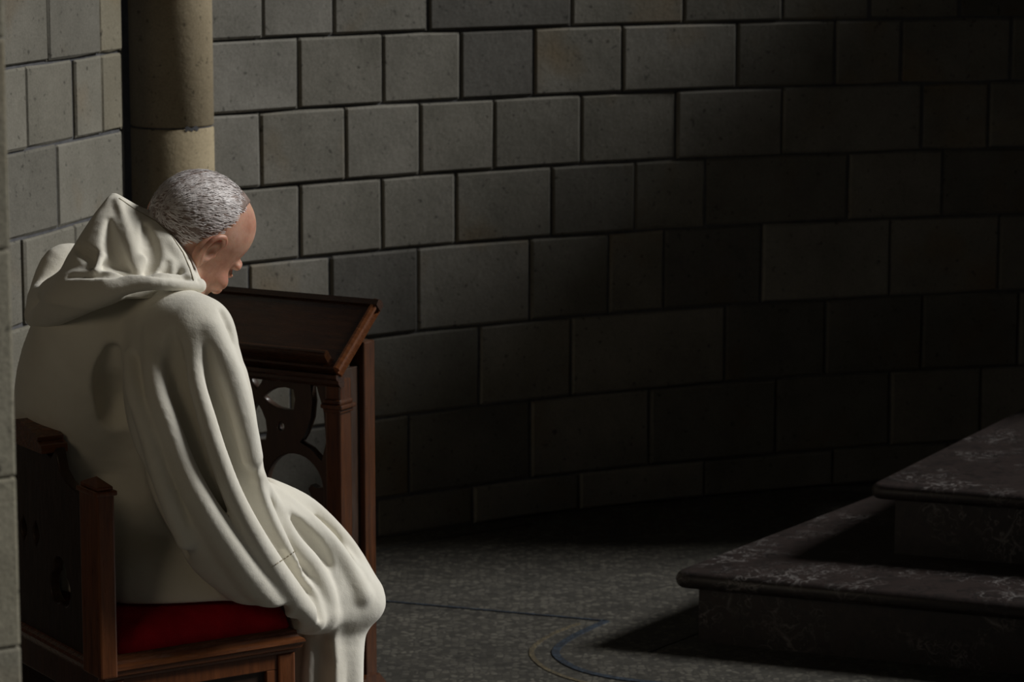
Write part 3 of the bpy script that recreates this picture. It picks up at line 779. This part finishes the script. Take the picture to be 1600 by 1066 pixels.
# arms and folded hands inside the sleeves
B.tube(T((308, 526, -.14, .045), (345, 640, -.18, .046), (366, 745, -.17, .04)), .02)
B.tube(T((366, 745, -.17, .04), (412, 800, -.04, .036), (455, 842, .08, .027)), .015)
B.tube(T((170, 475, .16, .05), (215, 640, .22, .046), (270, 740, .24, .04)), .02)
B.tube(T((270, 740, .24, .04), (370, 800, .2, .034), (450, 838, .14, .027)), .015)
def hand(w0, dirv, side, up):
    """palm, four bent fingers and a thumb; w0 wrist, dirv along the hand, side towards the thumb, up = back of hand"""
    dv, sv, uv = [Vector(q).normalized() for q in (dirv, side, up)]
    B.tube([(w0, .026), (w0+dv*.045, .030), (w0+dv*.085, .026)], .012, flat=(list(uv), .55))
    for i, (L, o) in enumerate(((.066, .030), (.075, .011), (.070, -.009), (.055, -.028))):
        p = w0+dv*.085+sv*o
        B.tube([(p, .0095), (p+dv*L*.42-uv*.006, .0092), (p+dv*L*.70-uv*.026, .0085), (p+dv*L*.74-uv*.046, .0075)], .004)
    p = w0+dv*.022+sv*.024
    B.tube([(p, .013), (p+dv*.03+sv*.022-uv*.008, .0115), (p+dv*.062+sv*.018-uv*.016, .0095)], .006)
hand(M(455, 842, .08), FWD*.7+np.array([-.35, .5, -.15]), (.6, .4, .7), (.5, -.6, .5))
hand(M(450, 838, .15), FWD*.7+np.array([.3, -.5, -.35]), (-.2, .3, .9), (.3, .5, .6))
# neck and head
B.tube([(M(252, 478, .01), .068), (M(270, 436, .01), .058), (hp(0, -.035, -.055), .056), (hp(0, -.02, 0), .05)], .025)
hell(B, (0, -.012, .028), (.0745, .099, .088), .02)
hell(B, (0, .035, .045), (.062, .056, .060), .03)
hell(B, (0, .028, -.03), (.063, .068, .078), .02)
hell(B, (0, .036, -.088), (.050, .054, .040), .02)
hell(B, (0, .083, -.112), (.020, .016, .015), .014)
for s_ in (-1, 1):
    htube(B, [((s_*.056, -.004, -.06), .012), ((s_*.047, .03, -.096), .014), ((s_*.018, .078, -.114), .012)], .018)
    hell(B, (s_*.046, .066, -.034), (.021, .018, .016), .016)
    hell(B, (s_*.031, .104, -.012), (.019, .017, .013), .010, '-')
    hell(B, (s_*.031, .081, -.012), (.0125, .0125, .0125), .003)
    htube(B, [((s_*.014, .097, .008), .008), ((s_*.032, .094, .012), .008), ((s_*.052, .078, .006), .007)], .010)
    htube(B, [((s_*.018, .096, -.0105), .003), ((s_*.031, .0965, -.015), .003), ((s_*.045, .087, -.012), .003)], .004)
    hell(B, (s_*.010, .102, -.047), (.009, .010, .008), .006)
    htube(B, [((s_*.018, .098, -.045), .003), ((s_*.03, .085, -.070), .003)], .006, '-')
    # ear: plate, helix rim, lobe and hollow
    er = rz_(s_*-.42)@rx(-.22)
    hell(B, (s_*.078, -.030, -.006), (.0085, .019, .031), .006, rot=er)
    rim = [(s_*.079, -.010, .004), (s_*.085, -.011, .020), (s_*.090, -.026, .029), (s_*.092, -.042, .020), (s_*.090, -.047, .002), (s_*.085, -.040, -.018), (s_*.079, -.027, -.034)]
    htube(B, [(p, r) for p, r in zip(rim, (.0036, .0045, .005, .005, .0046, .0046, .006))], .004)
    hell(B, (s_*.091, -.024, -.004), (.010, .011, .017), .004, '-', rot=er)
    htube(B, [((s_*.079, -.010, -.006), .0045), ((s_*.078, -.010, -.012), .004)], .004)
htube(B, [((0, .098, .0), .009), ((0, .108, -.022), .010), ((0, .118, -.044), .012)], .010)
htube(B, [((-.024, .087, -.073), .0055), ((0, .097, -.071), .007), ((.024, .087, -.073), .0055)], .006)
htube(B, [((-.020, .085, -.083), .005), ((0, .094, -.085), .007), ((.020, .085, -.083), .005)], .005)
solid('body', B, M_SKIN, monk, 2).data.transform(MONK_INV)

# --- short combed hair: a close cap plus strands
Hh = Field(*grid(HC-.15, HC+.15, .0027))
hell(Hh, (0, -.012, .028), (.0780, .1025, .0915), .02)
hell(Hh, (0, .033, .045), (.0640, .0560, .0625), .03)
htube(Hh, [((0, -.022, 0), .048), ((0, -.037, -.05), .0525), ((0, -.046, -.08), .054)], .02)
# hair line: forehead, temples, above and behind the ears, nape
Xg, Yg, Zg = np.meshgrid(*Hh.ax, indexing='ij', sparse=True)
lx_, ly_, lz_ = [((Xg-HC[0])*HR[0, i]+(Yg-HC[1])*HR[1, i]+(Zg-HC[2])*HR[2, i])/HS for i in range(3)]
def hairline(lx_, ly_, lz_):
    front = ly_-(.046-.040*np.clip((np.abs(lx_)-.010)/.03, 0, 1)*np.clip((.130-lz_)/.05, 0, 1)+.35*np.clip(lz_-.10, -1, 1))   # temples recede
    low = np.where(ly_ > -.03, .014+.35*np.clip(ly_+.03, 0, 1), .014-1.6*np.clip(-.03-ly_, 0, .045))-lz_
    return np.maximum(front, low)
hl = hairline(lx_, ly_+.010, lz_)*HS+.0025*np.sin(lx_*310+ly_*170)+.002*np.sin(lz_*420+lx_*90)
Hh.blend((slice(None),)*3, (-hl).astype(np.float32), .006, '-')
hair = solid('hair', Hh, M_HAIRBASE, monk, 1); hair.data.transform(MONK_INV)
vs, fs = [], []
for i in range(5200):
    th = rng.uniform(-math.pi, math.pi); ph = math.asin(rng.uniform(-.7, 1))
    n_ = np.array([math.cos(ph)*math.sin(th), math.cos(ph)*math.cos(th), math.sin(ph)])
    p = np.array([0, -.012, .028])+n_*np.array([.0775, .102, .091])
    if hairline(p[0], p[1], p[2]) > -.003+rng.uniform(-.002, .004): continue
    nn = n_/np.array([.0775, .102, .091]); nn /= np.linalg.norm(nn)
    comb = np.array([.25*np.sign(p[0])-.15, -.9, -.35 if p[1] < .03 else .1])+rng.normal(0, .10, 3)   # swept back
    comb -= nn*(comb@nn); comb /= np.linalg.norm(comb); sd = np.cross(nn, comb)
    L = rng.uniform(.022, .044) if p[2] > .04 else rng.uniform(.008, .016); wd = rng.uniform(.0005, .0011); lift = rng.uniform(.0008, .0028)
    bnd = rng.normal(0, .12)
    c = []
    for t in (0, .5, 1):
        q = p+comb*L*t+sd*L*bnd*t*t
        e = (q-np.array([0, -.012, .028]))/np.array([.0775, .102, .091]); q = np.array([0, -.012, .028])+e/np.linalg.norm(e)*np.array([.0775, .102, .091])
        c.append(q+nn*lift*(1 if t == .5 else .3 if t == 0 else .75))
    b = len(vs)
    for q, wv in ((c[0], wd), (c[1], wd), (c[2], 0)):
        for sg in ((-1, 1) if wv else (0,)): vs.append(hp(*(q+sd*wv*sg)))
    fs += [(b, b+1, b+3, b+2), (b+2, b+3, b+4)]
st = pyd('hair_strands', vs, fs, M_HAIR, hair, True); st['kind'] = 'stuff'; st.data.transform(MONK_INV)

# --- habit
HRES = .0048
Hb = Field(*grid(np.array([-1.06, 5.30, 0.0]), np.array([-.16, 6.38, 1.34]), HRES))
NV = (.10, -.97, .1)
Hb.tube(T((200, 935, .08, .150), (170, 800, .14, .168), (153, 690, .15, .166), (155, 600, .08, .165), (183, 535, .02, .160), (218, 508, 0, .128), (255, 488, 0, .085)), .05, pad=.1)
Hb.tube(T((266, 492, -.125, .062), (309, 518, -.185, .066)), .06)
Hb.tube(T((190, 490, .08, .10), (150, 500, .19, .085)), .06)
Hb.tube(T((225, 920, -.02, .11), (330, 918, .0, .095), (440, 925, .05, .08), (545, 938, .12, .062)), .05)
Hb.tube(T((155, 915, .09, .12), (330, 905, .2, .10), (480, 905, .31, .075)), .05)
# --- right sleeve: a wide hanging tube with deep folds from the shoulder to the lap
Hb.tube(T((299, 532, -.185, .070), (322, 600, -.19, .082), (340, 700, -.20, .082), (362, 790, -.18, .075), (410, 880, -.10, .066), (455, 935, -.03, .045), (490, 965, .02, .026)), .04)
Hb.tube(T((262, 530, -.15, .07), (250, 610, -.205, .066), (266, 700, -.23, .066), (302, 790, -.22, .062), (358, 875, -.155, .054), (415, 935, -.085, .036), (480, 968, -.01, .018)), .04)
Hb.tube(T((285, 560, -.06, .08), (290, 660, -.06, .09), (315, 780, -.05, .085), (385, 870, .02, .06)), .05)
Hb.tube(T((222, 565, -.15, .028), (222, 620, -.18, .03), (240, 700, -.19, .03), (275, 790, -.19, .03), (320, 870, -.16, .03), (360, 905, -.12, .022)), .03)
Hb.folds(
 [[(270, 522, .004, .008), (274, 570, .002, .024), (285, 630, .008, .032), (306, 700, .008, .036), (336, 775, .006, .036), (372, 845, .0, .028), (402, 890, 0, .014)],
  [(326, 545, .004, .008), (336, 600, .002, .022), (352, 655, .006, .028), (372, 720, .006, .030), (398, 790, .002, .030), (430, 846, -.004, .030), (456, 886, -.002, .022), (484, 935, .0, .012)],
  [(212, 560, .004, .008), (218, 600, 0, .012), (232, 660, 0, .016), (262, 740, 0, .018), (292, 810, 0, .014)],
  [(176, 550, .010, .016), (172, 592, .014, .032), (184, 645, .016, .036), (210, 715, .016, .036), (240, 790, .012, .034), (280, 860, .008, .022)],
  [(345, 490, .0, .004), (352, 503, .0, .006), (358, 518, .0, .006), (363, 536, .0, .004)]],
 [[(234, 515, .012, .010), (240, 565, .004, .018), (247, 615, .002, .021), (264, 665, .002, .022), (288, 732, .002, .024), (317, 790, .004, .027), (356, 852, .006, .030), (400, 912, .010, .030), (440, 950, .012, .022)],
  [(300, 540, .012, .008), (305, 590, .002, .014), (321, 648, .0, .017), (339, 707, .0, .018), (365, 776, .0, .020), (398, 840, .002, .022), (430, 892, .004, .024), (462, 938, .006, .024), (494, 972, .008, .018)],
  [(330, 515, .014, .020), (359, 580, .008, .024), (379, 650, .010, .024), (393, 715, .010, .022)],
  [(202, 556, .010, .012), (208, 610, .004, .015), (230, 675, .004, .016), (258, 765, .004, .018), (290, 845, .008, .018)]], .014)

Hb.tube(T((250, 640, .06, .10), (262, 720, .08, .12), (280, 820, .10, .12)), .04)
# lap: gathered sleeves and scapular between the arms and the knees
Hb.tube(T((398, 790, -.04, .055), (445, 832, .03, .060), (512, 888, .10, .056), (556, 930, .13, .046)), .03)
Hb.tube(T((425, 766, .04, .020), (476, 795, .10, .022), (518, 832, .14, .024), (552, 878, .16, .026), (574, 922, .16, .026)), .02)
Hb.tube(T((500, 962, .03, .022), (545, 960, .08, .026), (576, 948, .11, .030), (574, 932, .13, .030)), .02)
Hb.folds(
 [[(446, 806, .0, .010), (468, 826, -.004, .022), (488, 848, -.004, .026), (504, 868, -.002, .020), (514, 884, .0, .010)],
  [(492, 812, .0, .006), (525, 842, .0, .010), (548, 876, .0, .013), (556, 892, .0, .007)],
  [(438, 868, .0, .010), (460, 900, .0, .018), (482, 934, .0, .019), (500, 962, .0, .010)]],
 [[(402, 742, .012, .012), (428, 788, .006, .014), (456, 843, .004, .017), (488, 884, .004, .020), (508, 928, .006, .022), (512, 958, .008, .020)],
  [(428, 766, .010, .010), (470, 800, .008, .013), (516, 846, .006, .016), (546, 894, .008, .020), (564, 930, .012, .024)],
  [(418, 752, .010, .008), (476, 780, .008, .010), (515, 815, .006, .011), (553, 864, .008, .012), (566, 900, .012, .014)]], .010)
Hb.tube(T((440, 940, -.06, .030), (474, 958, -.01, .030), (505, 966, .03, .026)), .02)
# skirt falling from the knees
SK = [(528, 955, .13), (516, 1010, .12), (513, 1060, .12), (508, 1150, .12), (505, 1330, .12)]
Hb.tube([(M(a, b, c), r) for (a, b, c), r in zip(SK, (.062, .070, .072, .078, .09))], .03)
Hb.tube(T((470, 950, .30, .085), (462, 1060, .30, .09), (455, 1310, .30, .105)), .05)
for px0, px1, dy, r in ((466, 460, .10, .036), (548, 556, .10, .017), (522, 530, .055, .014), (487, 478, .055, .016), (466, 468, .09, .016)):
    Hb.tube(T((px0, 985, dy, r*.8), (px0*.5+px1*.5, 1060, dy-.01, r), (px1, 1180, dy-.02, r), (px1, 1320, dy-.03, r*1.2)), .016)
Hb.tube(T((538, 1000, .04, .010), (541, 1080, .03, .014), (545, 1300, .02, .016)), .012, '-')
Hb.tube(T((478, 992, .04, .006), (500, 1012, .03, .012), (512, 1040, .03, .010)), .012, '-')
# part of the robe lying on the seat
Hb.tube(T((190, 945, -.06, .05), (260, 940, -.08, .05), (350, 938, -.06, .045)), .03)
# shoulder-blade crease
# the cushion and the floor carry it
Hb.rbox(chair.matrix_basis, (-.02, -.06, SEATZ-.4), (CL-.045, CWD, SEATZ+.082), .02, .010)
Hb.rbox(chair.matrix_basis, (-.02, -.002, SEATZ-.4), (CL-.003, CWD, SEATZ+.080), .02, .008)
Hb.plane_cut((0, 0, .008), (0, 0, -1), .004)
hab = solid('habit', Hb, M_CLOTH, monk, 2); hab.data.transform(MONK_INV)

# left sleeve on the far side, running to the lap
S2 = Field(*grid(np.array([-.95, 5.66, .50]), np.array([-.30, 6.16, 1.20]), .008))
S2.tube(T((165, 490, .19, .075), (210, 620, .24, .075), (265, 735, .25, .075), (350, 795, .22, .065), (440, 850, .16, .05)), .03)
s2 = solid('sleeve', S2, M_CLOTH, monk, 1); s2.data.transform(MONK_INV)

# --- hood thrown back between the shoulders
Hd = Field(*grid(np.array([-1.02, 5.30, .98]), np.array([-.52, 6.10, 1.36]), .0036))
HROW = [(302, 175, 182), (308, 168, 192), (322, 157, 214), (332, 149, 236), (341, 143, 252), (353, 135, 268), (367, 126, 281), (382, 117, 291), (398, 107, 299), (418, 97, 307), (437, 88, 313), (452, 82, 317)]
def hrows(dl, dr, dd, fy, dz=0):
    out = []
    for i, (y, a, b) in enumerate(HROW):
        p, q = M(a+dl, y+dz, dd-.05*i/11), M(b+dr, y+dz, dd-.05*i/11); r = max(.002, (q.x-p.x)/2)
        out.append((p.z, (p.x+q.x)/2, p.y, r, max(.002, min(r*fy, .035+.125*(i/11)**.8))))
    return out
Hd.loft(hrows(0, 0, .01, .92), .004, '+', 2.7)
Hd.loft(hrows(10, -3, .14, .90, 8), .008, '-')
# lower panel of the hood: broad soft fold whose edge lies on the back
Hd.tube(T((66, 462, .10, .016), (84, 450, -.03, .022), (115, 442, -.12, .022), (160, 439, -.168, .018), (205, 437, -.182, .015), (262, 438, -.172, .014), (310, 445, -.125, .010)), .014)
Hd.tube(T((58, 495, .06, .014), (68, 492, -.02, .022), (96, 475, -.11, .03), (130, 462, -.160, .028), (165, 452, -.182, .020)), .03)
Hd.tube(T((58, 507, .02, .009), (72, 504, -.04, .010), (96, 494, -.11, .010), (125, 482, -.158, .010), (160, 466, -.188, .010), (200, 451, -.198, .010), (250, 442, -.190, .010), (312, 448, -.13, .007)), .024)
Hd.tube(T((62, 490, .06, .026), (70, 455, .14, .03), (92, 410, .18, .032), (130, 405, .2, .03), (180, 415, .2, .03)), .03)
# creases and folds on the near face
Hd.folds(
 [[(108, 431, 0, .004), (135, 428, .002, .009), (170, 427, .003, .011), (205, 426, .003, .010), (255, 428, 0, .010), (306, 438, 0, .004)],
  [(120, 385, 0, .005), (145, 402, -.006, .015), (175, 408, -.006, .014), (202, 418, 0, .008)],
  [(226, 352, 0, .006), (236, 385, -.012, .024), (232, 412, -.010, .022), (228, 424, 0, .010)],
  [(170, 345, 0, .004), (172, 375, -.009, .018), (185, 405, -.007, .018)],
  [(262, 412, 0, .005), (258, 425, 0, .010)]],
 [[(184, 314, .004, .006), (194, 345, .004, .010), (205, 385, .004, .012), (212, 418, .006, .010)],
  [(240, 350, .008, .010), (268, 385, .006, .014), (286, 415, .006, .016), (296, 434, .006, .012)],
  [(216, 424, .004, .006), (222, 405, .004, .008)], [(150, 425, .004, .005), (158, 402, .004, .007)]], .010)
hood = solid('hood', Hd, M_CLOTH, monk, 2); hood.data.transform(MONK_INV)

# --- stitched seams, laid on the cloth
from mathutils.bvhtree import BVHTree
def seam(name, obj_, pts, m, r=.0016, dash=0, gap=0, step=.003, par=None):
    """thread following the cloth surface: the sight line through each point meets the cloth there"""
    bv = BVHTree.FromPolygons([v.co+monk.location for v in obj_.data.vertices], [p.vertices for p in obj_.data.polygons])
    e = Vector((0, 0, EYE)); Q = []
    for i in range(len(pts)-1):
        for k in range(12):
            t = k/12; x = pts[i][0]*(1-t)+pts[i+1][0]*t; y = pts[i][1]*(1-t)+pts[i+1][1]*t
            h, n_, _, _ = bv.ray_cast(e, (at(x, y, 5)-e).normalized())
            if h: Q.append((h+n_*r*.25, n_))
    bm = bmesh.new(); run = 0; prev = None
    for i, (p, n_) in enumerate(Q):
        t = (Q[min(i+1, len(Q)-1)][0]-Q[max(i-1, 0)][0]).normalized(); b = t.cross(n_).normalized()
        if i and (p-Q[i-1][0]).length > .03: prev = None
        if dash and (i % (dash+gap)) >= dash: prev = None; continue
        ring = [bm.verts.new(p+b*r*math.cos(a)+n_*r*math.sin(a)) for a in (0, 1.05, 2.1, 3.14)]
        if prev:
            for k in range(3): bm.faces.new((prev[k], prev[k+1], ring[k+1], ring[k]))
        prev = ring
    bmesh.ops.transform(bm, matrix=MONK_INV, verts=bm.verts)
    o = from_bm(name, bm, m, obj_ if par is None else par, True); o['kind'] = 'stuff'; return o
seam('hem_seam', hood, [(186, 310), (212, 328), (244, 346), (268, 368), (286, 395), (297, 420), (303, 440)], M_STITCH, .0011)
seam('cuff_seam', hab, [(424, 886), (440, 876), (452, 868), (464, 859)], M_STITCH, .0013, 4, 1)
